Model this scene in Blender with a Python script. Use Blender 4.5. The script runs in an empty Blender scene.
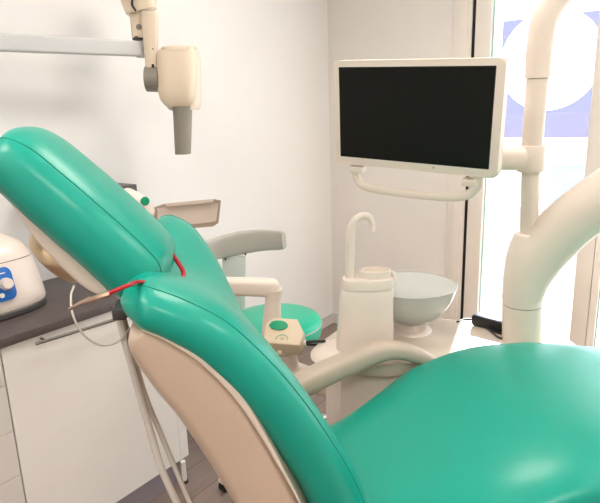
import bpy, bmesh, math, random
from mathutils import Vector, Matrix
random.seed(4)
scn = bpy.context.scene
COL = scn.collection
V = Vector

# ------------------------------------------------------------------ camera
FPX, PITCH, ROLL, HEAD, CAMH = 560., math.radians(14), math.radians(1.8), math.radians(37), 1.55
Dv = V((-math.sin(HEAD)*math.cos(PITCH), math.cos(HEAD)*math.cos(PITCH), -math.sin(PITCH)))
Hh = V((-math.sin(HEAD), math.cos(HEAD), 0))
R0 = V((math.cos(HEAD), math.sin(HEAD), 0)); U0 = R0.cross(Dv)
Rv = math.cos(ROLL)*R0 - math.sin(ROLL)*U0
Uv = math.sin(ROLL)*R0 + math.cos(ROLL)*U0
CAM = V((0, 0, CAMH))
cd = bpy.data.cameras.new('camera'); cam = bpy.data.objects.new('camera', cd); COL.objects.link(cam)
cd.sensor_width = 36; cd.lens = FPX*36/600; cd.clip_start = .02
M = Matrix((Rv, Uv, -Dv)).transposed().to_4x4(); M.translation = CAM
cam.matrix_world = M
scn.camera = cam

# chair frame: x forward, y to the patient's left, z up
CHO = V((-.981, .752, 0)); CHA = math.radians(45)
CH = Matrix.Translation(CHO) @ Matrix.Rotation(CHA, 4, 'Z')
CHi = CH.inverted()
Lv = V((-math.sin(CHA), math.cos(CHA), 0))

def at(px, py, X=None, Y=None, Z=None, h=None, l=None):
    """where the line of sight through a measured photo point meets a real plane of the room"""
    d = Dv + Rv*((px-300)/FPX) - Uv*((py-251.5)/FPX)
    if X is not None: t = X/d.x
    elif Y is not None: t = Y/d.y
    elif Z is not None: t = (Z-CAMH)/d.z
    elif h is not None: t = h/d.dot(Hh)
    else: t = ((CHO-CAM).dot(Lv)+l)/d.dot(Lv)
    return CAM + d*t
def atc(px, py, **k): return CHi @ at(px, py, **k)

# ------------------------------------------------------------------ materials
def s2l(c):
    f = lambda v: v/12.92 if v <= .04045 else ((v+.055)/1.055)**2.4
    return tuple(f(v/255) for v in c)+(1,)
def mat(name, rgb, rough=.5, metal=0, var=.03, scale=8, bump=0, bscale=200, trans=0, ior=1.45, coat=0, spec=.5, sss=0, alpha=1):
    m = bpy.data.materials.new(name); m.use_nodes = True
    nt = m.node_tree; b = nt.nodes['Principled BSDF']
    c = s2l(rgb)
    tc = nt.nodes.new('ShaderNodeTexCoord')
    n = nt.nodes.new('ShaderNodeTexNoise'); n.inputs['Scale'].default_value = scale; n.inputs['Detail'].default_value = 3
    nt.links.new(tc.outputs['Object'], n.inputs['Vector'])
    r = nt.nodes.new('ShaderNodeValToRGB')
    r.color_ramp.elements[0].position = .3; r.color_ramp.elements[1].position = .7
    r.color_ramp.elements[0].color = tuple(v*(1-var) for v in c[:3])+(1,)
    r.color_ramp.elements[1].color = tuple(min(1, v*(1+var)) for v in c[:3])+(1,)
    nt.links.new(n.outputs['Fac'], r.inputs['Fac']); nt.links.new(r.outputs['Color'], b.inputs['Base Color'])
    b.inputs['Roughness'].default_value = rough; b.inputs['Metallic'].default_value = metal
    b.inputs['Transmission Weight'].default_value = trans; b.inputs['IOR'].default_value = ior
    b.inputs['Coat Weight'].default_value = coat; b.inputs['Coat Roughness'].default_value = .15
    b.inputs['Specular IOR Level'].default_value = spec; b.inputs['Alpha'].default_value = alpha
    if bump:
        n2 = nt.nodes.new('ShaderNodeTexNoise'); n2.inputs['Scale'].default_value = bscale
        nt.links.new(tc.outputs['Object'], n2.inputs['Vector'])
        bp = nt.nodes.new('ShaderNodeBump'); bp.inputs['Strength'].default_value = bump; bp.inputs['Distance'].default_value = .002
        nt.links.new(n2.outputs['Fac'], bp.inputs['Height']); nt.links.new(bp.outputs['Normal'], b.inputs['Normal'])
    return m
def emit(name, rgb, s):
    m = bpy.data.materials.new(name); m.use_nodes = True; nt = m.node_tree
    nt.nodes.remove(nt.nodes['Principled BSDF'])
    e = nt.nodes.new('ShaderNodeEmission'); e.inputs['Color'].default_value = s2l(rgb); e.inputs['Strength'].default_value = s
    nt.links.new(e.outputs[0], nt.nodes['Material Output'].inputs[0]); return m
def clear(name, rgb, refl=.06, rough=.02):
    m = bpy.data.materials.new(name); m.use_nodes = True; nt = m.node_tree
    nt.nodes.remove(nt.nodes['Principled BSDF'])
    t = nt.nodes.new('ShaderNodeBsdfTransparent'); t.inputs['Color'].default_value = rgb+(1,)
    g = nt.nodes.new('ShaderNodeBsdfGlossy'); g.inputs['Roughness'].default_value = rough
    x = nt.nodes.new('ShaderNodeMixShader'); x.inputs[0].default_value = refl
    nt.links.new(t.outputs[0], x.inputs[1]); nt.links.new(g.outputs[0], x.inputs[2])
    nt.links.new(x.outputs[0], nt.nodes['Material Output'].inputs[0]); return m
def planks(name):
    m = bpy.data.materials.new(name); m.use_nodes = True; nt = m.node_tree; b = nt.nodes['Principled BSDF']
    tc = nt.nodes.new('ShaderNodeTexCoord'); mp = nt.nodes.new('ShaderNodeMapping'); mp.inputs['Rotation'].default_value = (0, 0, 1.57)
    br = nt.nodes.new('ShaderNodeTexBrick'); br.inputs['Scale'].default_value = 1
    br.inputs['Color1'].default_value = s2l((150, 124, 112)); br.inputs['Color2'].default_value = s2l((134, 110, 100))
    br.inputs['Mortar'].default_value = s2l((92, 76, 70)); br.inputs['Mortar Size'].default_value = .002
    br.inputs['Brick Width'].default_value = 1.1; br.inputs['Row Height'].default_value = .16
    ns = nt.nodes.new('ShaderNodeTexNoise'); ns.inputs['Scale'].default_value = 6; ns.inputs['Detail'].default_value = 6
    mp2 = nt.nodes.new('ShaderNodeMapping'); mp2.inputs['Scale'].default_value = (9, .8, 1)
    mx = nt.nodes.new('ShaderNodeMix'); mx.data_type = 'RGBA'; mx.blend_type = 'MULTIPLY'; mx.inputs['Factor'].default_value = .5
    nt.links.new(tc.outputs['Object'], mp.inputs[0]); nt.links.new(mp.outputs[0], br.inputs[0])
    nt.links.new(tc.outputs['Object'], mp2.inputs[0]); nt.links.new(mp2.outputs[0], ns.inputs[0])
    nt.links.new(br.outputs['Color'], mx.inputs[6]); nt.links.new(ns.outputs['Color'], mx.inputs[7])
    hs = nt.nodes.new('ShaderNodeHueSaturation'); hs.inputs['Saturation'].default_value = .75; hs.inputs['Value'].default_value = 1.3
    nt.links.new(mx.outputs[2], hs.inputs['Color']); nt.links.new(hs.outputs[0], b.inputs['Base Color'])
    b.inputs['Roughness'].default_value = .4
    return m

MT = dict(
 wall=mat('wall_paint', (238, 236, 234), .75, var=.01, scale=3, bump=.08, bscale=120),
 wall2=mat('wall_paint_warm', (226, 220, 214), .7, var=.015, scale=3, bump=.08, bscale=120),
 ceil=mat('ceiling_paint', (240, 240, 238), .9, var=.01),
 floor=planks('vinyl_plank_floor'),
 base=mat('baseboard_paint', (214, 208, 204), .5),
 frame=mat('window_frame_lacquer', (226, 218, 208), .4, var=.015),
 framew=mat('white_frame_lacquer', (236, 230, 222), .4, var=.01),
 gasket=mat('black_rubber', (10, 10, 12), .6),
 green=mat('green_vinyl', (0, 156, 135), .38, var=.03, scale=5, bump=.12, bscale=90, coat=.12, spec=.5),
 greens=mat('green_seam', (2, 138, 114), .6),
 greenst=mat('stool_green_vinyl', (30, 188, 152), .35, var=.03, scale=5, bump=.1, bscale=90, coat=.1),
 shell=mat('cream_shell_plastic', (226, 212, 196), .3, var=.01, coat=.3),
 shelld=mat('beige_shell_plastic', (205, 182, 160), .28, var=.02, coat=.3),
 cream=mat('cream_plastic', (232, 218, 204), .32, var=.012, coat=.2),
 creamw=mat('warm_cream_plastic', (232, 214, 190), .32, var=.012, coat=.2),
 unit=mat('unit_white_plastic', (234, 220, 208), .28, var=.01, coat=.3),
 unittop=mat('unit_top_plastic', (212, 198, 182), .3, var=.01, coat=.2),
 box=mat('box_cream_plastic', (216, 198, 170), .4, var=.02),
 arm=mat('armrest_taupe_plastic', (192, 176, 160), .35, var=.015, coat=.1),
 white=mat('white_laminate', (248, 243, 236), .35, var=.01),
 drawer=mat('drawer_laminate', (230, 224, 216), .4, var=.01),
 top=mat('dark_grey_worktop', (92, 82, 80), .45, var=.08, scale=30),
 plinth=mat('grey_plinth', (150, 142, 146), .5, var=.03),
 seam=mat('dark_joint', (60, 44, 50), .7),
 grey=mat('grey_plastic', (142, 136, 124), .4, var=.02),
 rail=mat('rail_white_metal', (200, 199, 198), .35, var=.01),
 stoolg=mat('stool_back_grey', (178, 176, 168), .28, var=.03, coat=.3),
 post=mat('post_pale_green_grey', (205, 212, 206), .4),
 black=mat('black_plastic', (22, 21, 22), .35),
 screen=mat('screen_glass', (26, 25, 22), .4, var=.02, spec=.15),
 dsteel=mat('brushed_dark_steel', (128, 120, 114), .4, metal=.8),
 metal=mat('steel', (200, 196, 190), .25, metal=1),
 brass=mat('champagne_metal', (205, 182, 150), .28, metal=1, var=.05),
 clip=mat('clip_metal', (176, 150, 130), .35, metal=.7),
 red=mat('red_cord', (176, 22, 36), .4),
 cord=mat('white_tubing', (206, 198, 186), .4),
 hose=mat('grey_tubing', (212, 206, 196), .4),
 dark=mat('dark_grey_metal', (74, 70, 68), .45),
 tray=mat('tray_taupe', (222, 204, 190), .4, var=.02),
 trayd=mat('tray_edge_brown', (176, 156, 140), .35, var=.02),
 blue=mat('blue_panel', (24, 104, 190), .35),
 bowl=mat('frosted_glass', (240, 242, 238), .14, trans=.62, var=.0),
 capgreen=mat('green_cap', (0, 150, 105), .4),
 logo=mat('green_logo', (150, 190, 150), .5),
 outwall=mat('outside_render', (226, 230, 234), 1, spec=0),
 outground=mat('outside_paving', (205, 204, 202), 1, var=.04, spec=0),
 outblue=mat('outside_blue_grey', (150, 170, 200), .5),
)
MT['glass'] = clear('window_glass', (.97, .985, .98), .04)
MT['film'] = clear('violet_film', (.23, .22, .335), .05, .3)
MT['lamp'] = emit('ceiling_lamp_panel', (255, 247, 240), 11.)
MT['glassedge'] = mat('glass_edge_green', (150, 190, 182), .2)

# ------------------------------------------------------------------ object helpers
def finish(name, bm, m, parent=None, tf=None, smooth=True, sub=0, angle=None):
    bmesh.ops.remove_doubles(bm, verts=bm.verts, dist=1e-6)
    bmesh.ops.recalc_face_normals(bm, faces=bm.faces)
    if tf is not None: bm.transform(tf)
    if parent is not None:
        w = parent
        chain = Matrix.Identity(4)
        while w is not None:
            chain = w.matrix_basis @ chain; w = w.parent
        bm.transform(chain.inverted())
    me = bpy.data.meshes.new(name); bm.to_mesh(me); bm.free()
    me.materials.append(MT[m])
    if smooth:
        for p in me.polygons: p.use_smooth = True
        me.set_sharp_from_angle(angle=angle if angle is not None else math.radians(38))
    o = bpy.data.objects.new(name, me); COL.objects.link(o)
    if parent is not None: o.parent = parent
    if sub:
        s = o.modifiers.new('s', 'SUBSURF'); s.levels = sub; s.render_levels = sub
    return o
def tag(o, label, cat, group=None):
    o['label'] = label; o['category'] = cat
    if group: o['group'] = group
    return o
def thing(name, loc, label, cat, group=None, rz=0):
    o = bpy.data.objects.new(name, None); COL.objects.link(o)
    o.empty_display_size = .05
    o.matrix_basis = Matrix.Translation(V(loc)) @ Matrix.Rotation(rz, 4, 'Z')
    return tag(o, label, cat, group)
def struct(name, bm, m, parent=None, **k):
    o = finish(name, bm, m, parent, **k)
    if parent is None: o['kind'] = 'structure'
    return o

def box_bm(c, s, bev=0, seg=2, rot=None, bm=None):
    own = bmesh.new(); bmesh.ops.create_cube(own, size=1)
    bmesh.ops.scale(own, vec=V(s), verts=own.verts)
    if bev: bmesh.ops.bevel(own, geom=own.edges[:], offset=bev, segments=seg, profile=.5, affect='EDGES')
    if rot is not None: own.transform(rot)
    own.transform(Matrix.Translation(V(c)))
    return merge(bm, own)
def merge(bm, own):
    if bm is None: return own
    me = bpy.data.meshes.new('t'); own.to_mesh(me); own.free(); bm.from_mesh(me); bpy.data.meshes.remove(me); return bm
def bnd(x0, x1, y0, y1, z0, z1, bev=0, bm=None, seg=2):
    return box_bm(((x0+x1)/2, (y0+y1)/2, (z0+z1)/2), (abs(x1-x0), abs(y1-y0), abs(z1-z0)), bev, seg, bm=bm)
def lathe(prof, c=(0, 0, 0), n=48, tf=None, bm=None):
    own = bmesh.new(); rings = []
    for r, z in prof:
        rings.append([own.verts.new((max(r, 0)*math.cos(2*math.pi*i/n), max(r, 0)*math.sin(2*math.pi*i/n), z)) for i in range(n)])
    for a, b in zip(rings, rings[1:]):
        for i in range(n): own.faces.new((a[i], a[(i+1) % n], b[(i+1) % n], b[i]))
    if prof[0][0] > 1e-6: own.faces.new(rings[0][::-1])
    if prof[-1][0] > 1e-6: own.faces.new(rings[-1])
    bmesh.ops.remove_doubles(own, verts=own.verts, dist=1e-6)
    if tf is not None: own.transform(tf)
    own.transform(Matrix.Translation(V(c)))
    return merge(bm, own)
def cr(pts, n=8):
    """catmull-rom through tuples"""
    P = [V(p) for p in pts]; out = []
    Q = [P[0]*2-P[1]]+P+[P[-1]*2-P[-2]]
    for i in range(1, len(Q)-2):
        for k in range(n):
            t = k/n; a, b, c, d = Q[i-1:i+3]
            out.append(.5*((2*b)+(c-a)*t+(2*a-5*b+4*c-d)*t*t+(3*b-a-3*c+d)*t**3))
    out.append(P[-1]); return out
def tube(pts, r, n=16, smooth=8, sq=None, up=None, bm=None, cap=True, rounded=False, pw=2.):
    """sweep; r number or list of radii; sq = (a, b) half sizes of the section"""
    k = len(pts)
    rl = r if isinstance(r, (list, tuple)) else [r]*k
    if smooth and k > 2:
        P4 = cr([tuple(p) for p in pts], smooth)
        m = len(P4); R_ = [rl[min(int(i/smooth), k-1)]*(1-(i % smooth)/smooth)+rl[min(int(i/smooth)+1, k-1)]*((i % smooth)/smooth) for i in range(m)]
    else: P4 = [V(p) for p in pts]; R_ = list(rl)
    if rounded:
        d0 = (P4[0]-P4[1]).normalized(); d1 = (P4[-1]-P4[-2]).normalized(); a0, a1 = P4[0], P4[-1]; r0, r1 = R_[0], R_[-1]
        s0 = [(a0+d0*r0*math.sin(t), r0*math.cos(t)) for t in (1.5, 1.2, .9, .6, .3)]
        s1 = [(a1+d1*r1*math.sin(t), r1*math.cos(t)) for t in (.3, .6, .9, 1.2, 1.5)]
        P4 = [a for a, b in s0]+P4+[a for a, b in s1]; R_ = [b for a, b in s0]+R_+[b for a, b in s1]
    own = bmesh.new(); rings = []
    T = [(P4[min(i+1, len(P4)-1)]-P4[max(i-1, 0)]).normalized() for i in range(len(P4))]
    u = V(up) if up is not None else (V((0, 0, 1)) if abs(T[0].z) < .9 else V((1, 0, 0)))
    u = (u-T[0]*u.dot(T[0])).normalized()
    for i, p in enumerate(P4):
        if up is not None: u = V(up)
        u = (u-T[i]*u.dot(T[i])).normalized(); w = T[i].cross(u)
        ring = []
        for j in range(n):
            a = 2*math.pi*j/n; ca, sa = math.cos(a), math.sin(a)
            if pw != 2.: ca = math.copysign(abs(ca)**(2/pw), ca); sa = math.copysign(abs(sa)**(2/pw), sa)
            fa, fb = (sq if sq else (1, 1))
            ring.append(own.verts.new(p+(w*ca*fa+u*sa*fb)*R_[i]))
        rings.append(ring)
    for a, b in zip(rings, rings[1:]):
        for i in range(n): own.faces.new((a[i], a[(i+1) % n], b[(i+1) % n], b[i]))
    if cap: own.faces.new(rings[0][::-1]); own.faces.new(rings[-1])
    return merge(bm, own)
def prism(poly, z0, z1, bev=0, seg=3, tf=None, bm=None):
    own = bmesh.new()
    a = [own.verts.new((x, y, z0)) for x, y in poly]; b = [own.verts.new((x, y, z1)) for x, y in poly]
    own.faces.new(a[::-1]); own.faces.new(b)
    for i in range(len(a)): own.faces.new((a[i], a[(i+1) % len(a)], b[(i+1) % len(a)], b[i]))
    if bev:
        ed = [e for e in own.edges if abs(e.verts[0].co.z-e.verts[1].co.z) < 1e-6]
        bmesh.ops.bevel(own, geom=ed, offset=bev, segments=seg, profile=.5, affect='EDGES')
    if tf is not None: own.transform(tf)
    return merge(bm, own)
def rrect(x0, x1, y0, y1, r, n=6):
    out = []
    for cx, cy, a0 in ((x1-r, y1-r, 0), (x0+r, y1-r, 90), (x0+r, y0+r, 180), (x1-r, y0+r, 270)):
        for i in range(n+1):
            a = math.radians(a0+90*i/n); out.append((cx+r*math.cos(a), cy+r*math.sin(a)))
    return out
def lerp_tab(tab, s):
    for (a, va), (b, vb) in zip(tab, tab[1:]):
        if s <= b: return va+(vb-va)*max(0, min(1, (s-a)/(b-a)))
    return tab[-1][1]
def pad(curve, hw, th, rw0=.1, rw1=.1, rt0=.06, rt1=.06, pw=3., dish=0, y0=0, ns=64, nv=56, seam=None, twist=None):
    """upholstered pad: curve = front surface in (x, z) of the chair, hw/th tables over 0..1"""
    C_ = cr([(x, 0, z) for x, z in curve], 16)
    acc = [0]
    for a, b in zip(C_, C_[1:]): acc.append(acc[-1]+(b-a).length)
    Lg = acc[-1]
    def pos(s):
        d = s*Lg
        for i in range(len(acc)-1):
            if d <= acc[i+1]+1e-9: return C_[i].lerp(C_[i+1], (d-acc[i])/(acc[i+1]-acc[i]+1e-12))
        return C_[-1]
    bm = bmesh.new(); rings = []; sa, sb = [], []
    for i in range(ns+1):
        s = .5*(1-math.cos(math.pi*i/ns)); d = s*Lg
        p = pos(s); t = (pos(min(1, s+.02))-pos(max(0, s-.02))).normalized(); nrm = V((-t.z, 0, t.x))
        if nrm.z < 0: nrm = -nrm
        def k(dd, r): return 1 if dd >= r else math.sqrt(max(0, 1-(1-dd/r)**2))
        w = lerp_tab(hw, s); w = w-rw0*(1-k(d, rw0))-rw1*(1-k(Lg-d, rw1))
        T0 = lerp_tab(th, s); h = T0*.5*k(d, rt0)*k(Lg-d, rt1)
        ctr = p-nrm*T0*.5; ring = []
        def sec(a, g=1.):
            ca, s_ = math.cos(a), math.sin(a)
            yy = w*math.copysign(abs(ca)**(2/pw), ca)*g; nn = h*math.copysign(abs(s_)**(2/pw), s_)*g
            if s_ > 0 and dish: nn -= dish*math.cos(math.pi/2*min(1, abs(yy)/max(w, 1e-4)))**2*(h*2/T0)
            if twist and yy > 0: nn -= lerp_tab(twist, s)*(yy/max(w, 1e-4))
            return ctr+nrm*nn+V((0, yy+(lerp_tab(y0, s) if isinstance(y0, list) else y0), 0))
        for j in range(nv): ring.append(bm.verts.new(sec(2*math.pi*j/nv)))
        rings.append(ring)
        if seam is not None and s > .015 and s < .985:
            sa.append(sec(seam, 1.0)); sb.append(sec(math.pi-seam, 1.0))
    for a, b in zip(rings, rings[1:]):
        for j in range(nv): bm.faces.new((a[j], a[(j+1) % nv], b[(j+1) % nv], b[j]))
    bmesh.ops.remove_doubles(bm, verts=bm.verts, dist=1e-5)
    return bm, (sb if seam is None else sb), sa

# ================================================================== ROOM
XW, YW, CE = -2.21, 3.32, 2.72
XE, YS = 2.2, -1.9
struct('floor', bnd(XW-.1, XE+.1, YS-.1, YW+.12, -.1, 0), 'floor', smooth=False)
struct('ceiling', bnd(XW-.1, XE+.1, YS-.1, YW+.12, CE, CE+.1), 'ceil', smooth=False)
struct('wall_left', bnd(XW-.12, XW, YS-.1, YW+.12, 0, CE), 'wall', smooth=False)
struct('wall_back', bnd(XW, XE, YS-.1, YS, 0, CE), 'wall', smooth=False)
struct('wall_right', bnd(XE, XE+.12, YS-.1, YW+.12, 0, CE), 'wall', smooth=False)
XJ = at(473, 60, Y=YW).x                 # dark joint beside the glazed door
XG0 = at(491.5, 30, Y=YW).x; XM0 = at(585, 170, Y=YW).x; XM1 = XM0+.085
XT = at(452, 100, Y=YW).x
GE = 1.35                                # far end of the glazing, outside the picture
bm = bnd(XW, XT, YW, YW+.12, 0, CE); bnd(GE, XE, YW, YW+.12, 0, CE, bm=bm); bnd(XT, GE, YW, YW+.12, 2.5, CE, bm=bm)
struct('wall_front', bm, 'wall2', smooth=False)
struct('baseboard_left', bnd(XW, XW+.012, 1.45, YW, 0, .08), 'base', smooth=False)
struct('baseboard_front', bnd(XW, XT, YW-.012, YW, 0, .08), 'base', smooth=False)
struct('trim_1', bnd(XT, XJ-.01, YW-.018, YW+.12, 0, 2.5, .004), 'frame')
bm = bnd(XT+.03, XJ-.03, YW-.024, YW-.018, 0, 2.5, .002)
struct('trim_2', bm, 'frame')
struct('trim_3', bnd(XJ-.01, XJ+.008, YW-.006, YW+.1, 0, 2.5), 'gasket', smooth=False)
def window(name, x0, x1, f0, f1, top, right_m):
    root = bpy.data.objects.new(name, None); COL.objects.link(root); root.location = (x0, YW+.05, 0); root['kind'] = 'structure'
    bm = bnd(x0, f0, YW-.01, YW+.08, 0, top, .004)
    bnd(f1, x1, YW-.01, YW+.08, 0, top, .004, bm=bm)
    bnd(f0-.01, f1+.01, YW, YW+.07, 0, .09, .004, bm=bm); bnd(f0-.01, f1+.01, YW, YW+.07, top-.09, top, .004, bm=bm)
    finish('window_frame', bm, right_m, root)
    finish('window_pane', bnd(f0-.005, f1+.005, YW+.03, YW+.036, .085, top-.085), 'glass', root, smooth=False)
    bm = bnd(f0-.001, f0+.006, YW+.02, YW+.028, .09, top-.09)
    finish('pane_edge', bm, 'glassedge', root, smooth=False)
window('window_1', XJ+.008, XM1, XG0, XM0, 2.5, 'frame')
window('window_2', XM1+.002, GE, XM1+.04, GE-.09, 2.5, 'framew')

# violet film with a round opening, on the inside of the pane
f0 = at(499.5, 60, Y=YW).x; f1 = XM0-.006
fz1 = at(500, 21, Y=YW).z; fz0 = at(503, 138, Y=YW).z
cc_ = at(548, 60, Y=YW); rr = (at(598, 60, Y=YW)-at(498, 60, Y=YW)).length/2*1.03
bm = bmesh.new(); nA = 240
def sqd(a):
    ca, sa = math.cos(a), math.sin(a); t = 9
    if ca > 1e-6: t = min(t, (f1-cc_.x)/ca)
    if ca < -1e-6: t = min(t, (f0-cc_.x)/ca)
    if sa > 1e-6: t = min(t, (fz1-cc_.z)/sa)
    if sa < -1e-6: t = min(t, (fz0-cc_.z)/sa)
    return t
corner = sorted([math.atan2(z-cc_.z, x-cc_.x) for x in (f0, f1) for z in (fz0, fz1)]+[-math.pi+2*math.pi*i/nA for i in range(nA)])
for a, b in zip(corner, corner[1:]+[corner[0]+2*math.pi]):
    if b-a < 1e-6: continue
    ra, rb = sqd(a), sqd(b)
    if ra <= rr and rb <= rr: continue
    ra, rb = max(ra, rr+1e-4), max(rb, rr+1e-4)
    for yy in (YW+.0285,):
        q = [bm.verts.new((cc_.x+r_*math.cos(t_), yy, cc_.z+r_*math.sin(t_))) for r_, t_ in ((rr, a), (ra, a), (rb, b), (rr, b))]
        bm.faces.new(q)
o = finish('window_film', bm, 'film', smooth=False)
tag(o, 'violet film with a large round clear opening stuck on the glass beside the monitor', 'window film')

# outside
bm = bnd(-60, 60, YW+.12, 120, -.16, -.06)
o = finish('pavement', bm, 'outground', smooth=False); o['kind'] = 'structure'
struct('added_sun_block', bnd(-5, 4, YW+.14, 5.75, 2.5, 2.62), 'outwall', smooth=False)  # unseen slab added above the glazing to keep direct sun off the chair
# low outside wall with coping and, further off, a blue-grey bench of planter
t = thing('garden_wall', (-2, 6.4, -.06), 'low pale wall with a thin coping outside behind the glass', 'wall')
finish('wall_body', bnd(-6, 3, 6.4, 6.55, -.06, .42), 'outwall', t, smooth=False)
finish('coping', bnd(-6.02, 3.02, 6.36, 6.59, .42, .46, .006), 'outground', t)
p0 = at(552, 170, Y=9.); p1 = at(584, 170, Y=9.)
t = thing('outdoor_planter', ((p0.x+p1.x)/2, 9.2, -.06), 'pale blue-grey box outside, seen faintly through the glass right of the pole', 'planter')
zz0, zz1 = at(565, 187, Y=9.).z, at(565, 163, Y=9.).z
finish('planter_body', bnd(p0.x, p1.x, 9., 9.4, -.06, zz1-.03, .02), 'outblue', t)
finish('planter_rim', bnd(p0.x-.03, p1.x+.03, 8.97, 9.43, zz1-.03, zz1, .008), 'outwall', t)

# ceiling lamps
for i, (x, y) in enumerate([(-1.0, 1.9), (.7, 1.9), (-1.0, .1), (.7, .1), (-.1, -1.2)]):
    t = thing('ceiling_light', (x, y, CE-.03), 'square recessed ceiling light panel above the treatment room', 'ceiling light', 'ceiling light panels')
    bm = bnd(x-.31, x+.31, y-.31, y-.29, CE-.025, CE); bnd(x-.31, x+.31, y+.29, y+.31, CE-.025, CE, bm=bm)
    bnd(x-.31, x-.29, y-.29, y+.29, CE-.025, CE, bm=bm); bnd(x+.29, x+.31, y-.29, y+.29, CE-.025, CE, bm=bm)
    finish('light_frame', bm, 'rail', t, smooth=False)
    finish('light_diffuser', bnd(x-.29, x+.29, y-.29, y+.29, CE-.012, CE-.002), 'lamp', t, smooth=False)

# ================================================================== CABINETS
XF = -1.72
CT = .87
YD = .725; YE = 1.425
t = thing('base_cabinet', (-1.95, (YD+YE)/2, 0), 'white base cabinet with one wide door and a long bar handle under the dark worktop', 'cabinet')
finish('cabinet_body', bnd(XW+.005, XF-.022, YD+.004, YE, .1, CT-.002), 'white', t, smooth=False)
d = finish('cabinet_door', bnd(XF-.02, XF, YD+.003, YE-.045, .105, CT-.003), 'white', t, smooth=False)
h0, h1 = at(37, 343.5, X=XF+.03), at(150, 309, X=XF+.03)
hb = tube([(XF, h0.y+.03, h0.z), (XF+.03, h0.y+.03, h0.z)], .004, smooth=0)
tube([(XF, h1.y-.03, h1.z), (XF+.03, h1.y-.03, h1.z)], .004, smooth=0, bm=hb)
tube([(XF+.03, h0.y, h0.z), (XF+.03, h1.y, h1.z)], .0055, smooth=0, bm=hb, rounded=True)
finish('door_handle', hb, 'dsteel', d)
finish('end_panel', bnd(XF-.02, XF, YE-.043, YE, .105, CT-.003), 'white', t, smooth=False)
finish('plinth', bnd(XW+.01, XF-.012, YD, YE-.03, 0, .1), 'plinth', t, smooth=False)
lg = at(183, 497, Z=0)
lg_ = finish('cabinet_leg', lathe([(.011, .01), (.011, .103)], (XF+.012, YE-.045, 0), 24), 'white', t)
finish('leg_foot', lathe([(.016, 0), (.016, .009), (.011, .012)], (XF+.012, YE-.045, 0), 24), 'black', lg_)
t = thing('drawer_unit', (-1.95, .42, 0), 'white drawer unit of four stacked drawers left of the wide cabinet door', 'drawer unit')
finish('cabinet_body', bnd(XW+.005, XF-.022, .12, YD-.004, .1, CT-.002), 'seam', t, smooth=False)
zs = [CT-.003, .745, .585, .425, .265, .105]
for a, b in zip(zs, zs[1:]):
    dr = finish('drawer', bnd(XF-.02, XF, .125, YD-.002, b+.0012, a-.0012), 'drawer', t, smooth=False)
    hb = tube([(XF, .3, a-.05), (XF+.028, .3, a-.05), (XF+.028, .5, a-.05), (XF, .5, a-.05)], .005, smooth=0)
    finish('drawer_handle', hb, 'metal', dr)
finish('plinth', bnd(XW+.01, XF-.012, .12, YD, 0, .1), 'plinth', t, smooth=False)
o = finish('worktop', bnd(XW+.003, XF+.012, .1, YE+.01, CT, .9, .003), 'top')
tag(o, 'dark grey-brown worktop running over the white cabinets', 'worktop')

# dark wall shelf whose corner shows over the headrest
c0 = at(137, 187, X=-1.92)
t = thing('wall_shelf', (XW, c0.y-.3, c0.z), 'dark grey wall shelf whose corner shows just over the green headrest', 'shelf')
finish('shelf_board', bnd(XW, c0.x, c0.y-.34, c0.y, c0.z-.022, c0.z+.012, .003), 'dark', t)
for dy in (.28, .08): finish('shelf_bracket', bnd(XW, XW+.2, c0.y-dy-.01, c0.y-dy+.01, c0.z-.13, c0.z-.02), 'dark', t, smooth=False)

# ---------------------------------------------------------------- benchtop machine
mc = V((-2.03, .80, .9)); mw = V((0, 0))
# right end seen at px 47: build about its own centre, long side along the worktop
t = thing('benchtop_machine', tuple(mc), 'rounded white benchtop machine with blue control panel on the dark worktop', 'machine')
def se(hx, hy, z, n=48, p=3.2):
    return [(hx*math.copysign(abs(math.cos(a))**(2/p), math.cos(a)), hy*math.copysign(abs(math.sin(a))**(2/p), math.sin(a)), z) for a in [2*math.pi*i/n for i in range(n)]]
def loft(rings, c=(0, 0, 0), rz=0, bm=None, cap=True):
    own = bmesh.new(); R_ = [[own.verts.new(p) for p in r] for r in rings]; n = len(R_[0])
    for a, b in zip(R_, R_[1:]):
        for i in range(n): own.faces.new((a[i], a[(i+1) % n], b[(i+1) % n], b[i]))
    if cap: own.faces.new(R_[0][::-1]); own.faces.new(R_[-1])
    own.transform(Matrix.Translation(V(c)) @ Matrix.Rotation(rz, 4, 'Z')); return merge(bm, own)
MX, MY = .162, .215
MZ = .195
finish('machine_base', loft([se(MX*.98, MY*.98, .0), se(MX*1.03, MY*1.02, .006), se(MX*1.03, MY*1.02, .02), se(MX*.99, MY*.99, .028)], mc), 'dark', t)
finish('machine_body', loft([se(MX*1.0, MY*1.0, .024), se(MX*1.03, MY*1.02, .036), se(MX*1.02, MY*1.01, .06), se(MX*.95, MY*.95, .13), se(MX*.87, MY*.90, .188)], mc), 'unit', t)
finish('lid_joint', loft([se(MX*.86, MY*.89, .187), se(MX*.86, MY*.89, .1915)], mc), 'black', t)
finish('machine_lid', loft([se(MX*.87, MY*.90, .1905), se(MX*.85, MY*.88, .205), se(MX*.74, MY*.80, .235), se(MX*.5, MY*.55, .268), se(MX*.2, MY*.2, .28)], mc), 'unit', t)
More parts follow.
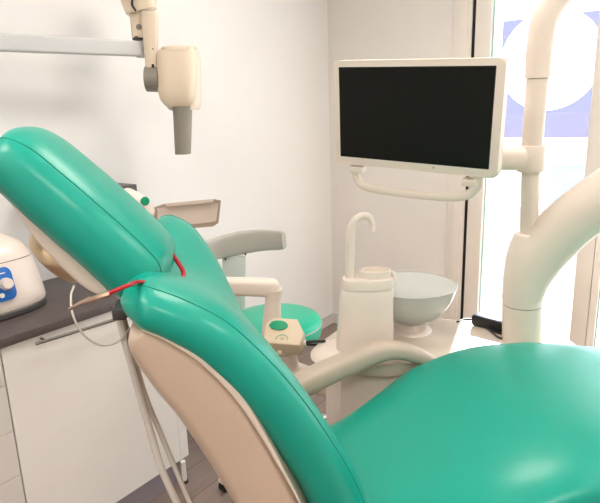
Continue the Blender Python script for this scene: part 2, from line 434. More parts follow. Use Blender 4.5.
# control panel lies on the sloping front (+x) face
pc = mc+V((MX*.962, -.03, .122)); tilt = Matrix.Rotation(math.radians(-78+90), 4, 'Y')
PF = Matrix.Translation(pc) @ Matrix.Rotation(math.radians(-15), 4, 'Y') @ Matrix.Rotation(math.radians(90), 4, 'Y') @ Matrix.Rotation(math.radians(90), 4, 'Z')
cp = finish('control_panel', prism(rrect(-.1, .1, -.056, .056, .022), -.004, .004, .002, 2, tf=PF), 'blue', t)
finish('control_knob', lathe([(.022, 0), (.022, .004), (.019, .018), (.0165, .021), (0, .021)], n=32, tf=PF @ Matrix.Translation((.072, -.002, .003))), 'unit', cp)
for u_ in (.03, -.02, -.06):
    finish('control_button', lathe([(.008, 0), (.008, .003), (0, .004)], n=20, tf=PF @ Matrix.Translation((u_+.02, -.036, .004))), 'unit', cp)
finish('panel_stripe', prism(rrect(-.075, .08, .034, .038, .002), .0038, .0046, tf=PF), 'unit', cp)
bm = tube([mc+V((-.12, .1, .15)), mc+V((-.14, .11, .2)), mc+V((-.15, .12, .27)), mc+V((-.165, .135, .295)), mc+V((-.178, .15, .29))], .004)
finish('machine_cable', bm, 'black', t)

# ================================================================== X-RAY UNIT ON WALL
XR = -1.95
a = at(-40, 40, X=XR); b = at(140, 47, X=XR)
zt = at(137, 41.5, X=XR).z; zb = at(137, 56, X=XR).z
t = thing('wall_arm_rail', (XW, -.1, (zt+zb)/2), 'long pale grey horizontal rail on the white wall beside the x-ray head', 'rail')
bL = at(0, 41, X=-2.01); bE = b.lerp(bL, 2.3); hh_ = (zt-zb)/2; b = V((b.x, b.y, (zt+zb)/2))
finish('rail_bar', tube([bE, b], [hh_, hh_], 40, 0, sq=(.9, 1.04), up=(0, 0, 1), pw=9), 'rail', t)
finish('rail_end_plate', bnd(XR-.032, XR+.032, b.y-.002, b.y+.03, zb-.004, zt+.006, .006), 'rail', t)
finish('wall_bracket', bnd(XW, bE.x+.03, bE.y-.04, bE.y+.2, zb-.06, zt+.06, .01), 'rail', t)
hx = b.dot(Hh)                                   # horizontal distance of the joint
t = thing('dental_x_ray_head', tuple(at(145, 50, h=hx)), 'cream x-ray tube head with grey cone hanging from its jointed arm', 'x-ray head')
def P(px, py, h=hx): return at(px, py, h=h)
# knuckle at the top and the two arm bars
k0, k1 = P(140, -30), P(142, 12)
finish('upper_joint', tube([P(138, -30), P(139, 2), P(142, 12)], [.068, .068, .06], smooth=0, sq=(1, .7), up=Hh, pw=3.4, n=32), 'creamw', t)
finish('joint_cover', tube([P(134, -6, hx-.055), P(132, 4, hx-.055), P(136, 11, hx-.055)], [.004, .005, .004], smooth=3), 'black', t)
finish('back_arm_bar', tube([P(137, 13), P(139, 38)], [.029, .026], smooth=0, sq=(1, .8), up=Hh, pw=4), 'creamw', t)
finish('front_arm_bar', tube([P(149.5, 12, hx-.02), P(152, 69, hx-.02)], [.033, .023], smooth=0, sq=(1, .7), up=Hh, pw=5), 'creamw', t)
for px, py in ((151, 27), (153, 49)):
    finish('screw', lathe([(.003, 0), (.003, .002), (0, .002)], n=12, tf=Matrix.Translation(P(px, py, hx-.037)) @ Hh.to_track_quat('Z', 'Y').to_matrix().to_4x4() @ Matrix.Rotation(math.pi, 4, 'X')), 'dark', t)
finish('arm_button', lathe([(.011, 0), (.011, .004), (.008, .006), (0, .006)], n=24, tf=Matrix.Translation(P(139, 27, hx-.022)) @ (-Hh).to_track_quat('Z', 'Y').to_matrix().to_4x4()), 'grey', t)
finish('pivot_collar', lathe([(.022, -.002), (.022, .01)], P(138, 39.5), 24), 'dark', t)
finish('pivot_foot', lathe([(.0, -.008), (.02, -.004), (.022, .0)], P(138, 55), 24), 'dark', t)
finish('arm_end_block', box_bm(P(153.5, 67, hx-.02), (.03, .03, .02), .002), 'black', t)
RH = V((math.cos(HEAD), math.sin(HEAD), 0))
finish('swivel_joint', tube([P(146.5, 79, hx-.01), P(160, 79, hx-.01)], [.05, .052], smooth=0, n=36), 'grey', t)
# head body
hc = P(179, 78)
def ring_s(cx, y, hw, hd, p=3.6):
    c = P(cx, y); return [tuple(c+RH*x+Hh*yy) for x, yy, _ in se(hw, hd, 0, 48, p)]
pm = hx/FPX
finish('head_body', loft([ring_s(179.5, 107, 10*pm, .04), ring_s(179, 105.5, 12.5*pm, .048), ring_s(178.5, 100, 16*pm, .06), ring_s(178, 92, 18*pm, .066), ring_s(178.2, 82, 18.8*pm, .069), ring_s(178.2, 58, 18.8*pm, .069), ring_s(178.2, 52, 18.2*pm, .067), ring_s(177.5, 50.5, 16*pm, .06)]), 'creamw', t)
finish('head_top_plate', loft([ring_s(179.5, 53, 15.8*pm, .068), ring_s(179.5, 48.5, 16.2*pm, .07), ring_s(179.5, 47.5, 15.4*pm, .068)]), 'creamw', t)
finish('head_back_cover', loft([[tuple(V(p)+Hh*.03) for p in ring_s(cx_, y, w*pm, .05)] for cx_, y, w in ((184, 110, 13.5), (183, 108, 15.5), (181, 100, 18), (180, 60, 18.5), (180, 52, 17))]), 'cream', t)
def rr_(cx, y, w): c = P(cx, y); return [tuple(c+RH*x+Hh*yy) for x, yy, _ in se(w*pm, w*pm, 0, 40, 2)]
finish('cone', loft([rr_(182.4, 104, 9.6), rr_(182.5, 108, 9.6), rr_(182.6, 112, 9.2), rr_(183, 154, 7.8), rr_(183, 154.2, 6.8), rr_(182.8, 140, 6.8)], cap=False), 'grey', t)
finish('cone_mouth', loft([rr_(183, 150, 6.7), rr_(183, 149, 6.7)]), 'black', t)

# ================================================================== DENTAL CHAIR
t = thing('dental_chair', tuple(CHO), 'green upholstered dental chair with cream shell filling the foreground', 'dental chair', rz=CHA)
chair = t
# backrest cushion
front = [(-.022, 1.290), (.038, 1.280), (.115, 1.245), (.195, 1.188), (.285, 1.080), (.365, .95), (.44, .79), (.475, .64)]
bm, sL, sR = pad(front, [(0, .36), (.2, .315), (.4, .25), (.6, .23), (1, .225)], [(0, .125), (.3, .15), (1, .165)], rw0=.08, rw1=.08, rt0=.055, rt1=.06, pw=2.6, dish=.05, seam=math.radians(33), y0=[(0, .068), (.2, .025), (.4, -.035), (.6, -.05), (1, -.045)], twist=[(0, -.03), (.12, -.022), (.3, .05), (.5, .13), (1, .13)])
o = finish('backrest', bm, 'green', t, tf=CH)
for s_ in (sL, sR):
    finish('backrest_seam', tube(s_, .0016, 6, 0), 'greens', o, tf=CH)
# shell behind the backrest: front edge follows the cushion, back bulges
def shell(name, fr, bk, hw, m, parent, rnd=.06, n=40):
    F_ = cr([(x, 0, z) for x, z in fr], 10); B_ = cr([(x, 0, z) for x, z in bk], 10); k = min(len(F_), len(B_))
    rings = []
    for i in range(k):
        s = i/(k-1); f, b_ = F_[i], B_[i]; c = (f+b_)/2; d = (f-b_)/2; hl = d.length; d = d.normalized()
        e = min(1, s/.08); e2 = min(1, (1-s)/.05); kk = math.sqrt(max(0.0, 1-(1-e)**2))
        w = hw-rnd*(1-kk); ring = []
        for j in range(n):
            a = 2*math.pi*j/n; ca, sa = math.cos(a), math.sin(a); p = 5
            ring.append(tuple(c+d*hl*max(kk, .05)*math.copysign(abs(sa)**(2/p), sa)+V((0, w*math.copysign(abs(ca)**(2/p), ca), 0))))
        rings.append(ring)
    return finish(name, loft(rings), m, parent, tf=CH)
shell('backrest_shell', [(.0, 1.195), (.06, 1.17), (.13, 1.115), (.20, 1.02), (.265, .88), (.315, .74), (.355, .60)],
      [(-.025, 1.17), (-.02, 1.12), (.01, 1.05), (.05, .98), (.12, .83), (.17, .70), (.22, .58)], .268, 'shelld', t)
shell('backrest_shell_rim', [(.005, 1.215), (.065, 1.187), (.13, 1.125), (.19, 1.03), (.25, .885), (.30, .75), (.34, .61)],
      [(-.01, 1.185), (.045, 1.155), (.11, 1.10), (.177, 1.005), (.247, .86), (.30, .73), (.34, .59)], .275, 'shell', t)
# seat
seat = [(.36, .655), (.46, .675), (.58, .725), (.72, .79), (.88, .835), (1.05, .84), (1.25, .82), (1.5, .775), (1.75, .71)]
bm, sL, sR = pad(seat, [(0, .24), (.12, .29), (.25, .345), (.55, .36), (1, .30)], [(0, .13), (1, .13)], rw0=.06, rw1=.14, rt0=.05, rt1=.08, pw=2.8, dish=.012, seam=math.radians(50))
o = finish('seat', bm, 'green', t, tf=CH)
bm, _, _ = pad([(x, z-.11) for x, z in seat[1:-1]], [(0, .22), (.3, .30), (1, .26)], [(0, .07), (1, .07)], rw0=.08, rw1=.1, pw=4)
finish('seat_shell', bm, 'shell', t, tf=CH)
finish('chair_column', prism(rrect(.30, .62, -.13, .13, .07), .05, .60, .0, tf=CH), 'shell', t)
finish('chair_base', prism(rrect(.12, 1.2, -.24, .2, .12), 0, .06, .02, tf=CH), 'shelld', t)
# backrest hinge plates
# armrest on the far side
la = .36
pp = [atc(px, py, l=la) for px, py in ((284, 396), (307, 382), (340, 366.5), (372, 353), (392, 350), (410, 353), (430, 362), (442, 376))]
bm = tube([tuple(p) for p in pp], [.040, .040, .038, .036, .031, .027, .024, .022], 28, 8, sq=(1.1, .95), up=(0, 0, 1), pw=2.6, rounded=True)
finish('armrest', bm, 'arm', t, tf=CH)
bm = tube([tuple(pp[-1]), (pp[-1].x+.02, la-.06, .66)], [.022, .03], 20, 0)
finish('armrest_bracket', bm, 'arm', t, tf=CH)
bm = tube([tuple(pp[0]), (pp[0].x-.02, la-.09, .62), (.38, .16, .58)], [.036, .034, .034], 20, 6)
finish('armrest_bracket', bm, 'arm', t, tf=CH)
# dark bracket between headrest and backrest, and the headrest post
bk = atc(118, 308, l=-.14)
finish('headrest_post', tube([(bk.x+.05, 0, 1.16), (bk.x, 0, 1.22), (bk.x-.08, 0, 1.29)], .016, 16, 4), 'dark', t, tf=CH)
finish('hose_bracket', box_bm((bk.x+.012, -.17, bk.z+.006), (.026, .06, .024), .004), 'dark', t, tf=CH)

# headrest: part of the chair
hfront = [(-.262, 1.535), (-.22, 1.545), (-.162, 1.518), (-.102, 1.462), (-.050, 1.408), (.003, 1.35), (.050, 1.290), (.082, 1.222)]
bm, sL, sR = pad(hfront, [(0, .145), (.5, .155), (1, .145)], [(0, .13), (.4, .148), (1, .16)], rw0=.08, rw1=.06, rt0=.085, rt1=.08, pw=2.4, dish=.0, seam=math.radians(42), y0=-.02)
o = finish('headrest', bm, 'green', t, tf=CH)
for s_ in (sL, sR): finish('headrest_seam', tube(s_, .0013, 6, 0), 'greens', o, tf=CH)
shell('headrest_shell', [(-.235, 1.487), (-.215, 1.455), (-.186, 1.41), (-.155, 1.352), (-.125, 1.307), (-.09, 1.262), (-.06, 1.23)],
      [(-.257, 1.47), (-.243, 1.425), (-.222, 1.385), (-.196, 1.33), (-.163, 1.28), (-.123, 1.23), (-.088, 1.205)], .13, 'shell', t, .02)
dc = (atc(50, 268, l=-.02)); q = V((-.76, 0, -.65)).to_track_quat('Z', 'Y').to_matrix().to_4x4()
finish('headrest_disc', lathe([(.0, -.03), (.05, -.03), (.066, -.018), (.07, .0), (.07, .012), (.064, .02), (0, .022)], n=56, tf=Matrix.Translation(V((-.172, -.03, 1.278))) @ q), 'brass', t, tf=CH)

# ---------------------------------------------------------------- bib holder, cord, hoses
LB = -.19
def pc_(px, py, l=LB): return tuple(atc(px, py, l=l))
t = thing('bib_holder', tuple(at(100, 298, l=LB)), 'red strap with a metal clip slung in the gap between headrest and backrest', 'bib holder')
finish('strap', tube([pc_(108, 294, -.29), pc_(118, 289.5, -.29), pc_(128, 285.5, -.28), pc_(138, 282, -.24), pc_(150, 283, -.2), pc_(168, 283, -.14), pc_(180, 281, -.09), pc_(183.5, 273, -.06), pc_(179, 264, -.05), pc_(171, 253, -.04), pc_(163, 244, -.03)], .0048, 12, 8, sq=(1, .8)), 'red', t, tf=CH)
finish('metal_clip', tube([pc_(110, 293.5, -.29), pc_(96, 298, -.29), pc_(82, 303, -.28), pc_(69, 309, -.27)], [.0065, .006, .004, .003], 10, 4, sq=(1, .8)), 'clip', t, tf=CH)
finish('clip_jaw', tube([pc_(90, 298.5, -.28), pc_(80, 303.5, -.27), pc_(70, 309, -.27)], [.004, .0035, .003], 8, 4), 'clip', t, tf=CH)
o = finish('thin_cord', tube([pc_(74, 286, -.2), pc_(71, 296, -.22), pc_(73, 315, -.24), pc_(83, 334, -.24), pc_(100, 345, -.22), pc_(117, 342), pc_(130, 328, -.17)], .002, 10, 8), 'cord', None, tf=CH)
tag(o, 'thin white looped cord hanging from the clip under the headrest', 'cord')
for k, (pts, r, lab) in enumerate([
    ([(117, 306), (125, 340), (137, 385), (150, 430), (162, 470), (178, 505), (196, 540)], .0075, 'thicker grey-white hose hanging down behind the backrest, left of the pair'),
    ([(121, 308), (131, 345), (145, 395), (160, 432), (175, 468), (190, 503), (206, 536)], .0055, 'thinner grey-white hose hanging down behind the backrest, right of the pair')]):
    o = finish('hanging_hose', tube([tuple(atc(px, py, l=-.17+.02*k)) for px, py in pts]+[(atc(*pts[-1], l=-.17).x+.1, -.1, .45)], r, 14, 8), 'hose', None, tf=CH)
    tag(o, lab, 'hose', 'hoses behind the backrest')

# ================================================================== DENTAL UNIT (cuspidor side)
PZ = .75
t = thing('cuspidor_unit', tuple(at(400, 340, Z=PZ).xy)+(0,), 'cream dental unit with filler tower and round frosted spittoon bowl beside the green chair', 'dental unit', rz=CHA)
unit = t
poly = [(.60, .40), (.66, .375), (1.30, .375), (1.34, .41), (1.34, .56), (1.30, .60), (1.02, .70), (.90, .79), (.68, .79), (.56, .70), (.48, .62), (.46, .54), (.50, .45)]
finish('unit_body', prism([(x*.94+.055, y*.9+.06) for x, y in poly], .02, PZ-.045, .01, tf=CH), 'unit', t)
finish('unit_top', prism(poly, PZ-.045, PZ, .012, 4, tf=CH), 'unittop', t)
finish('plinth', prism([(x*.86+.13, y*.8+.11) for x, y in poly], 0, .022, tf=CH), 'grey', t)
# door seam lines on the body
# raised panel under the bowl
# filler tower
tb = at(365, 350, Z=PZ); ht = tb.dot(Hh); pt = ht/FPX
def TP(px, py): return at(px, py, h=ht)
def TR(cx, py, w, dd, p=3.2): c = TP(cx, py); return [tuple(c+RH*x+Hh*y) for x, y, _ in se(w*pt, dd, 0, 56, p)]
finish('tower_foot', loft([TR(352, 354, 45, .11, 2.4), TR(354, 350, 43, .11, 2.4), TR(358, 346.5, 36, .08, 2.4)]), 'unit', t)
finish('filler_tower', loft([TR(365, 354, 31.5, .055), TR(365, 335, 30, .053), TR(366.3, 300, 28, .05), TR(367.2, 288, 27, .048), TR(367.2, 287.2, 26.2, .047)]), 'unit', t)
tc_ = finish('tower_cap', loft([TR(367.5, 286.8, 26.8, .05), TR(367.5, 280, 26.8, .05), TR(367.5, 277.5, 26.0, .048), TR(367.5, 276.8, 24, .045)]), 'unit', t)
finish('cup_stand', loft([TR(375, 277, 17, .038, 2), TR(375, 270, 16.5, .037, 2), TR(375, 269, 14.5, .033, 2), TR(375, 271.5, 13, .03, 2)], cap=False), 'unit', tc_)
finish('cup_grid', loft([TR(375, 272, 13.5, .03, 2), TR(375, 271.4, 13, .03, 2)]), 'creamw', tc_)
finish('tower_rim', tube([TP(393, 286), TP(393.5, 277), TP(392, 272), TP(388, 274)], [.006, .007, .006, .005], 12, 6), 'unit', tc_)
finish('spout', tube([TP(350, 284), TP(350, 258), TP(350.2, 236), TP(353, 224), TP(360.5, 216.5), TP(368.5, 217), TP(372, 224), TP(372, 231)], [.0165, .0155, .0145, .0135, .0125, .0115, .0095, .009], 20, 8), 'unit', t)
# bowl
br = 46*(ht+.17)*1.02/FPX; bc = at(411, 284.5, h=ht+.17); rz_ = bc.z
prof = [(.0, -.118), (.3, -.116), (.5, -.106), (.68, -.088), (.82, -.064), (.93, -.034), (.985, -.008), (1.0, .0), (.985, .001), (.955, -.012), (.90, -.036), (.79, -.064), (.65, -.085), (.47, -.099), (.3, -.105), (0, -.106)]
bo = finish('bowl', lathe([(r*br, z*1.2) for r, z in prof], bc, 72), 'bowl', t)
finish('bowl_rim', lathe([(br*.975, -.003), (br*1.005, -.002), (br*1.008, .002), (br*.985, .003), (br*.972, 0)], bc, 72), 'bowl', bo)
finish('bowl_drain', lathe([(.06, -.127), (.06, -.121), (.05, -.118), (0, -.118)], bc, 40), 'unit', bo)
finish('bowl_foot', lathe([(.08, PZ-.002), (.075, PZ+.006), (.06, PZ+.01), (.06, rz_-.138)], (bc.x, bc.y, 0), 48), 'unit', t)

# column with the thick arm
cb = at(523, 340, Z=PZ); hcx = cb.dot(Hh)
def CP(px, py, dh=0): return at(px, py, h=hcx+dh)
pc2 = hcx/FPX
t = thing('support_column', (cb.x, cb.y, PZ), 'thick cream column with a branching curved arm rising from the dental unit', 'column')
def CR(cx, py, w, p=2): c = CP(cx, py); return [tuple(c+RH*x+Hh*y) for x, y, _ in se(w*pc2, w*pc2, 0, 48, p)]
finish('column_base', loft([CR(521.5, 352, 20), CR(522, 304.5, 20)]), 'cream', t)
finish('column_joint', loft([CR(522, 304.8, 19.5), CR(522, 303.2, 19.5)]), 'grey', t)
finish('column_head', loft([CR(522, 303.5, 20), CR(523, 280, 19.8), CR(525, 260, 19), CR(527, 245, 17), CR(529.5, 234, 14.5), CR(530, 233, 13)]), 'cream', t)
finish('curved_arm', tube([CP(522, 296), CP(531, 268), CP(556, 236, -.03), (CP(590, 207, -.08)), CP(640, 178, -.14), CP(700, 158, -.2), CP(770, 150, -.26)], [.066, .080, .084, .084, .084, .082, .078], 36, 8, rounded=True), 'cream', t)
t2 = thing('lamp_pole', tuple(CP(528, 233)), 'slim cream pole rising from the column and curving into the lamp arm at top right', 'pole')
def PR(cx, py, w): return CR(cx, py, w)
finish('lower_pole', loft([PR(528.5, 236, 8.6), PR(531, 168, 9)]), 'cream', t2)
finish('collar', loft([PR(529.8, 171.5, 12.6), PR(530, 170, 13.2), PR(532.2, 147, 13.2), PR(532.2, 145.8, 12.4)]), 'cream', t2)
finish('middle_pole', loft([PR(532, 147, 9.8), PR(537.5, 79, 10.2)]), 'cream', t2)
finish('pole_joint', loft([PR(537.5, 80, 9.7), PR(537.6, 78, 9.7)]), 'grey', t2)
finish('lamp_arm', tube([CP(537.6, 78.5), CP(540, 45), CP(546, 16), CP(562, -8), CP(585, -22), CP(640, -38), CP(720, -48)], [.0385, .039, .040, .040, .040, .038, .036], 28, 8), 'cream', t2)
# bracket to the monitor
MY_ = 1.62
mTL, mTR, mBR, mBL = [at(px, py, Y=MY_) for px, py in ((334, 61.5), (506.5, 60), (500.5, 181), (334, 158))]
finish('monitor_bracket', tube([CP(527, 158, -.01), CP(510, 159, -.02), V(((mTR.x*.7+mTL.x*.3), MY_+.128, CP(500, 158).z))], [.040, .036, .032], 20, 6, sq=(.6, 1)), 'cream', t2)

# monitor (parallel to the window wall)
mcx, mcz, mW, mH = -.780, 1.5245, .548, .3335
MR = Matrix.Rotation(math.radians(1.41), 4, 'Z') @ Matrix.Rotation(math.radians(6.63), 4, 'X') @ Matrix.Rotation(math.radians(3.40), 4, 'Y')
MQ = Matrix.Translation((mcx, MY_, mcz)) @ MR @ Matrix.Rotation(math.radians(90), 4, 'X')
MQi = MQ.inverted()
def onmon(px, py, off=0):
    o_ = MQi @ CAM; d_ = MQi.to_3x3() @ (at(px, py, h=1)-CAM); return o_+d_*((off-o_.z)/d_.z)
t = thing('monitor', (mcx, MY_, mcz), 'wide flat monitor with blank black screen in a cream bezel beside the window', 'monitor')
# prism local x = world x, local y = world z, local z = -world y (towards the viewer)
o = finish('bezel', prism(rrect(-mW/2, mW/2, -mH/2, mH/2, .016), -.040, 0, .005, 3, tf=MQ), 'cream', t)
q4 = [onmon(*p_) for p_ in ((340.5, 67), (494, 68), (489, 170), (340.5, 154))]
sx0, sx1, sz1, sz0 = (q4[0].x+q4[3].x)/2, (q4[1].x+q4[2].x)/2, (q4[0].y+q4[1].y)/2, (q4[2].y+q4[3].y)/2
finish('screen', prism(rrect(sx0, sx1, sz0, sz1, .002), -.003, .0012, tf=MQ), 'screen', t, smooth=False)
fr = prism(rrect(sx0-.003, sx1+.003, sz0-.003, sz1+.003, .002), -.003, .0006, tf=MQ)
finish('screen_surround', fr, 'black', t, smooth=False)
finish('power_light', lathe([(.003, 0), (.003, .0012), (0, .0015)], n=16, tf=MQ @ Matrix.Translation((.08, -mH/2+.016, .0))), 'grey', t)
finish('back_housing', prism(rrect(-mW*.36, mW*.36, -mH*.36, mH*.36, .04), -.085, -.05, .012, tf=MQ), 'cream', t)
hp = [onmon(px, py, -.02) for px, py in ((354.5, 164), (356, 174), (360, 183), (370, 188), (395, 192), (430, 196), (455, 197), (469, 194), (477, 186), (478, 176))]
finish('handle', tube([tuple(p) for p in hp], [.012, .013, .013, .0125, .0125, .0125, .0135, .0145, .015, .0145], 16, 8, up=(0, 0, 1), sq=(1, 1), pw=3, bm=None), 'cream', t).matrix_world
bpy.data.objects['handle'].data.transform(t.matrix_basis.inverted() @ MQ @ t.matrix_basis)
for px, py in ((358, 169), (470, 182)):
    bm = box_bm(tuple(onmon(px, py, -.02)), (.045, .022, .035), .004); bm.transform(MQ); finish('handle_mount', bm, 'cream', t)

# power adapter and cables at the back edge of the unit top
ad = at(490, 322.5, Z=PZ+.02)
o = finish('power_adapter', box_bm((ad.x, ad.y, PZ+.022), (.125, .055, .042), .008, 3, rot=Matrix.Rotation(math.radians(-8), 4, 'Z')), 'black')
tag(o, 'black power adapter lying on the cream unit top beside the column', 'adapter')
def UP(px, py, dz=.006): return tuple(at(px, py, Z=PZ+dz))
o = finish('power_cable', tube([UP(457, 322), UP(465, 319.5), UP(474, 320), UP(484, 324), UP(494, 331), UP(505, 335), UP(517, 340)], .0038, 10, 8), 'black')
tag(o, 'black cable running from the wall edge across the unit top past the adapter', 'cable')
o = finish('power_cable', tube([UP(484, 325, .012), UP(492, 332, .008), UP(500, 338, .006), UP(508, 337, .006), UP(518, 342, .006)], .0032, 10, 8), 'black')
tag(o, 'short black cable looping in front of the adapter to the column', 'cable')

# ================================================================== ASSISTANT ARM WITH CONTROL BOX
ha = 1.93
def AP(px, py, dh=0): return at(px, py, h=ha+dh)
t = thing('assistant_console', tuple(AP(273, 300)), 'cream jointed arm ending in a control box with oval green button', 'arm')
finish('upper_arm', tube([AP(170, 283, .06), AP(216, 285.5, .05), AP(271, 287.5, .03)], [.031, .031, .033], 24, 0, sq=(1, 1), pw=3.4, up=(0, 0, 1), rounded=True), 'cream', t)
finish('arm_elbow', tube([AP(273, 289, .03), AP(273, 300, .03), AP(272, 318, .03), AP(272, 334, .03)], [.037, .030, .036, .042], 28, 6, sq=(1, .9)), 'cream', t)
bc2 = at(285, 340, h=ha-.05)
# box: pentagonal plan in side view, sloping top
def bx(px, py, dh): return tuple(at(px, py, h=ha+dh))
bm = bmesh.new()
fr_ = [(268, 352), (301, 353), (305, 331), (272, 341)]
A0 = [bm.verts.new(bx(*p, -.09)) for p in [(273, 345), (302, 353), (306, 335), (274.5, 333)]]
A1 = [bm.verts.new(bx(*p, .03)) for p in [(266, 335), (294, 342), (297, 322), (268, 312)]]
bm.faces.new(A0); bm.faces.new(A1[::-1])
for i in range(4): bm.faces.new((A0[i], A0[(i+1) % 4], A1[(i+1) % 4], A1[i]))
bm.free()
BX = Matrix.Translation(at(284.5, 336, h=ha-.05)) @ Matrix.Rotation(HEAD+math.radians(-12), 4, 'Z') @ Matrix.Rotation(math.radians(30), 4, 'X') @ Matrix.Rotation(math.radians(2), 4, 'Y')
cb_ = finish('control_box', prism([(-.065, -.055), (.068, -.055), (.075, .0), (.04, .06), (-.05, .06), (-.072, .03)], -.035, .028, .006, 3, tf=BX), 'box', t)
def ell(a, b, n=40): return [(a*math.cos(2*math.pi*i/n), b*math.sin(2*math.pi*i/n)) for i in range(n)]
finish('green_button', prism(ell(.034, .020), 0, .007, .003, 3, tf=BX @ Matrix.Translation((-.022, .022, .0275))), 'capgreen', cb_)
arc = [(.022*math.cos(a), .022*math.sin(a), 0) for a in [math.pi*i/12 for i in range(13)]]
finish('logo_arc', tube([(x, y, z) for x, y, z in arc], .0022, 8, 0, tf=None) if False else (lambda b_: (b_.transform(BX @ Matrix.Translation((-.0, -.038, .028))), b_)[1])(tube(arc, .0022, 8, 0)), 'logo', cb_)
finish('logo_dot', prism(ell(.008, .006, 20), 0, .0015, tf=BX @ Matrix.Translation((.0, -.032, .0275))), 'arm', cb_)
finish('box_screw', lathe([(.009, 0), (.009, .008), (.005, .011), (0, .011)], n=20, tf=BX @ Matrix.Translation((-.01, -.055, -.02)) @ Matrix.Rotation(math.radians(90), 4, 'X')), 'unit', cb_)
bm = tube([(.07, -.02, -.005), (.082, -.02, -.005)], .011, 16, 0)
bm.transform(BX); finish('plug_socket', bm, 'unit', cb_)
bm = tube([(.08, -.02, 0), (.12, -.015, .003), (.15, -.01, .0)], .0055, 12, 4); tube([(.08, -.02, -.014), (.115, -.018, -.014), (.15, -.015, -.012)], .0045, 12, 4, bm=bm)
bm.transform(BX); finish('plug', bm, 'black', cb_)
# lower support down to the unit
finish('lower_arm', tube([AP(285, 350, -.02), AP(292, 372, -.0), AP(330, 385, .0)], [.04, .045, .05], 24, 6), 'cream', t)

# ================================================================== TRAY
hb_ = 2.05
def YP(px, py, dh=0): return at(px, py, h=hb_+dh)
t = thing('instrument_tray', tuple(YP(150, 215)), 'tilted beige tray with cut corners on a white joint behind the green headrest', 'tray')
# plate as a bevelled dish: outer lip polygon and inner face
def plate(pts, d0, d1, sh=1.0, off=(0, 0)):
    own = bmesh.new()
    a_ = [own.verts.new(YP(x, y, d0)) for x, y in pts]; b_ = [own.verts.new(YP(x, y, d1)) for x, y in pts]
    own.faces.new(a_); own.faces.new(b_[::-1])
    for i in range(len(a_)): own.faces.new((a_[i], a_[(i+1) % len(a_)], b_[(i+1) % len(a_)], b_[i]))
    return own
out_ = [(150, 209), (163, 204), (214, 199), (221, 200.5), (218.5, 223), (213, 226.5), (176, 229.5), (152, 226)]
finish('tray_rim', plate(out_, 0, .018), 'trayd', t)
inn = [(157, 208.5), (168, 206), (213, 202), (218.5, 203.5), (216, 221), (210, 222.5), (174, 226), (158, 222)]
finish('tray_face', plate(inn, -.004, .004), 'tray', t)
lip = [(164, 203.5), (167, 206.5), (213, 202.3), (214, 198.8)]
finish('tray_lip', plate(lip, -.03, .0), 'tray', t)
jt = finish('tray_joint', tube([YP(128, 196), YP(139, 203), YP(148, 212)], [.03, .034, .028], 28, 6, rounded=True), 'unit', t)
q = (-Hh+V((.5, .1, .1))).to_track_quat('Z', 'Y').to_matrix().to_4x4()
finish('green_cap', lathe([(.016, 0), (.016, .008), (.013, .012), (0, .013)], n=32, tf=Matrix.Translation(YP(145, 201, -.03)) @ q), 'capgreen', jt)
finish('tray_support', tube([YP(128, 196), YP(118, 206, .12), at(112, 215, X=XW+.002)], .022, 20, 8), 'unit', t)

# ================================================================== STOOL
sc = at(278, 322, Z=.50); sr = 46*((sc-CAM).dot(Dv))/FPX
sr = .215
sc = at(322, 320, h=2.40)-RH*sr; SZ = sc.z-.545; sc.z = 0
t = thing('operator_stool', tuple(sc), 'round stool with green seat and curved grey backrest standing behind the control box', 'stool')
finish('seat', lathe([(0, SZ+.47), (sr*.85, SZ+.47), (sr*.97, SZ+.485), (sr, SZ+.52), (sr*.985, SZ+.548), (sr*.93, SZ+.563), (sr*.8, SZ+.572), (sr*.4, SZ+.576), (0, SZ+.577)], sc, 64), 'greenst', t)
finish('seat_seam', lathe([(sr*.994, SZ+.535), (sr*1.003, SZ+.5375), (sr*.994, SZ+.54)], sc, 64), 'stoolg', t)
finish('seat_plate', lathe([(.12, SZ+.45), (.15, SZ+.475)], sc, 32), 'dark', t)
finish('gas_lift', lathe([(.03, .08), (.03, .3), (.018, .3), (.018, SZ+.455)], sc, 24), 'metal', t)
hs = sc.dot(Hh)+.1
def SP(px, py, dh=0): return at(px, py, h=hs+dh)
finish('back_post', tube([SP(234, 256), SP(234, 300), SP(235, 345)], [.055, .053, .05], 16, 0, sq=(1, .25), up=Hh, pw=5), 'post', t)
bmid = [(190, 270, -.16), (200, 255, -.1), (216, 248.5, -.04), (240, 243, 0), (262, 240, .0), (280, 240, -.03), (284, 240.5, -.05)]
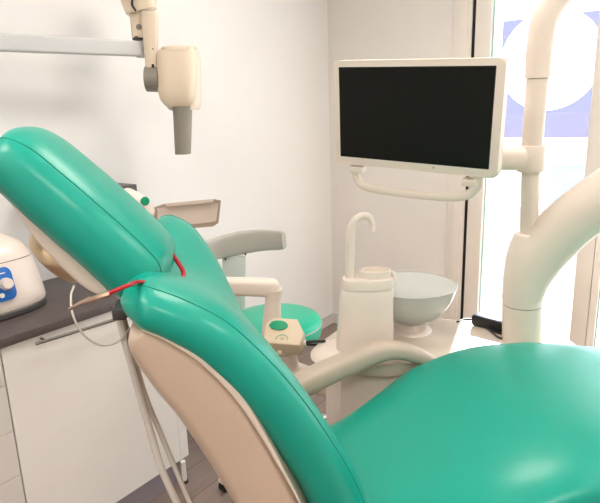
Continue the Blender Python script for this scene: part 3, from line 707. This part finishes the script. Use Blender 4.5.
finish('stool_backrest', tube([SP(*p) for p in bmid], [.046, .046, .050, .055, .051, .046, .036], 24, 8, sq=(.33, 1), up=(0, 0, 1), pw=3.4, rounded=False), 'stoolg', t)
for px, py in ((225.5, 259), (245.5, 254)):
    finish('backrest_screw', lathe([(.005, 0), (.005, .006), (0, .006)], n=12, tf=Matrix.Translation(SP(px, py, -.016)) @ (-Hh).to_track_quat('Z', 'Y').to_matrix().to_4x4()), 'dark', t)
finish('post_bracket', tube([SP(235, 344), V((sc.x, sc.y, SZ+.46))], .02, 12, 0), 'dark', t)
ca = at(222, 487, Z=0.03); a0 = math.atan2(ca.y-sc.y, ca.x-sc.x); LB_ = min(.40, math.hypot(ca.y-sc.y, ca.x-sc.x))
for k in range(5):
    a_ = a0+k*2*math.pi/5; e = V((sc.x+LB_*math.cos(a_), sc.y+LB_*math.sin(a_), 0))
    finish('base_leg', tube([V((sc.x, sc.y, .105)), V((e.x, e.y, .075))], [.024, .016], 14, 0, sq=(1, .8), rounded=True), 'metal', t)
    c_ = finish('caster', lathe([(.026, -.018), (.03, -.014), (.03, .014), (.026, .018)], n=28, tf=Matrix.Translation((e.x, e.y, .03)) @ Matrix.Rotation(a_+1.57, 4, 'Z') @ Matrix.Rotation(math.pi/2, 4, 'Y')), 'black', t)
    finish('caster_fork', box_bm((e.x, e.y, .05), (.05, .05, .034), .012), 'unit', c_)

# ================================================================== LIGHT
w = bpy.data.worlds.new('sky'); scn.world = w; w.use_nodes = True
bg = w.node_tree.nodes['Background']; bg.inputs['Color'].default_value = (.86, .92, 1, 1); bg.inputs['Strength'].default_value = 2.4
sd = V((.39, -1.42, -.61))
sl = bpy.data.lights.new('sun', 'SUN'); sl.energy = 13; sl.angle = math.radians(.6); sl.color = (1, .95, .88)
so = bpy.data.objects.new('sun', sl); COL.objects.link(so); so.rotation_euler = sd.to_track_quat('-Z', 'Y').to_euler(); so.location = (0, 8, 6)
scn.view_settings.view_transform = 'Standard'; scn.view_settings.look = 'None'
scn.view_settings.gamma = 1; scn.view_settings.use_curve_mapping = False
scn.view_settings.exposure = 0.62
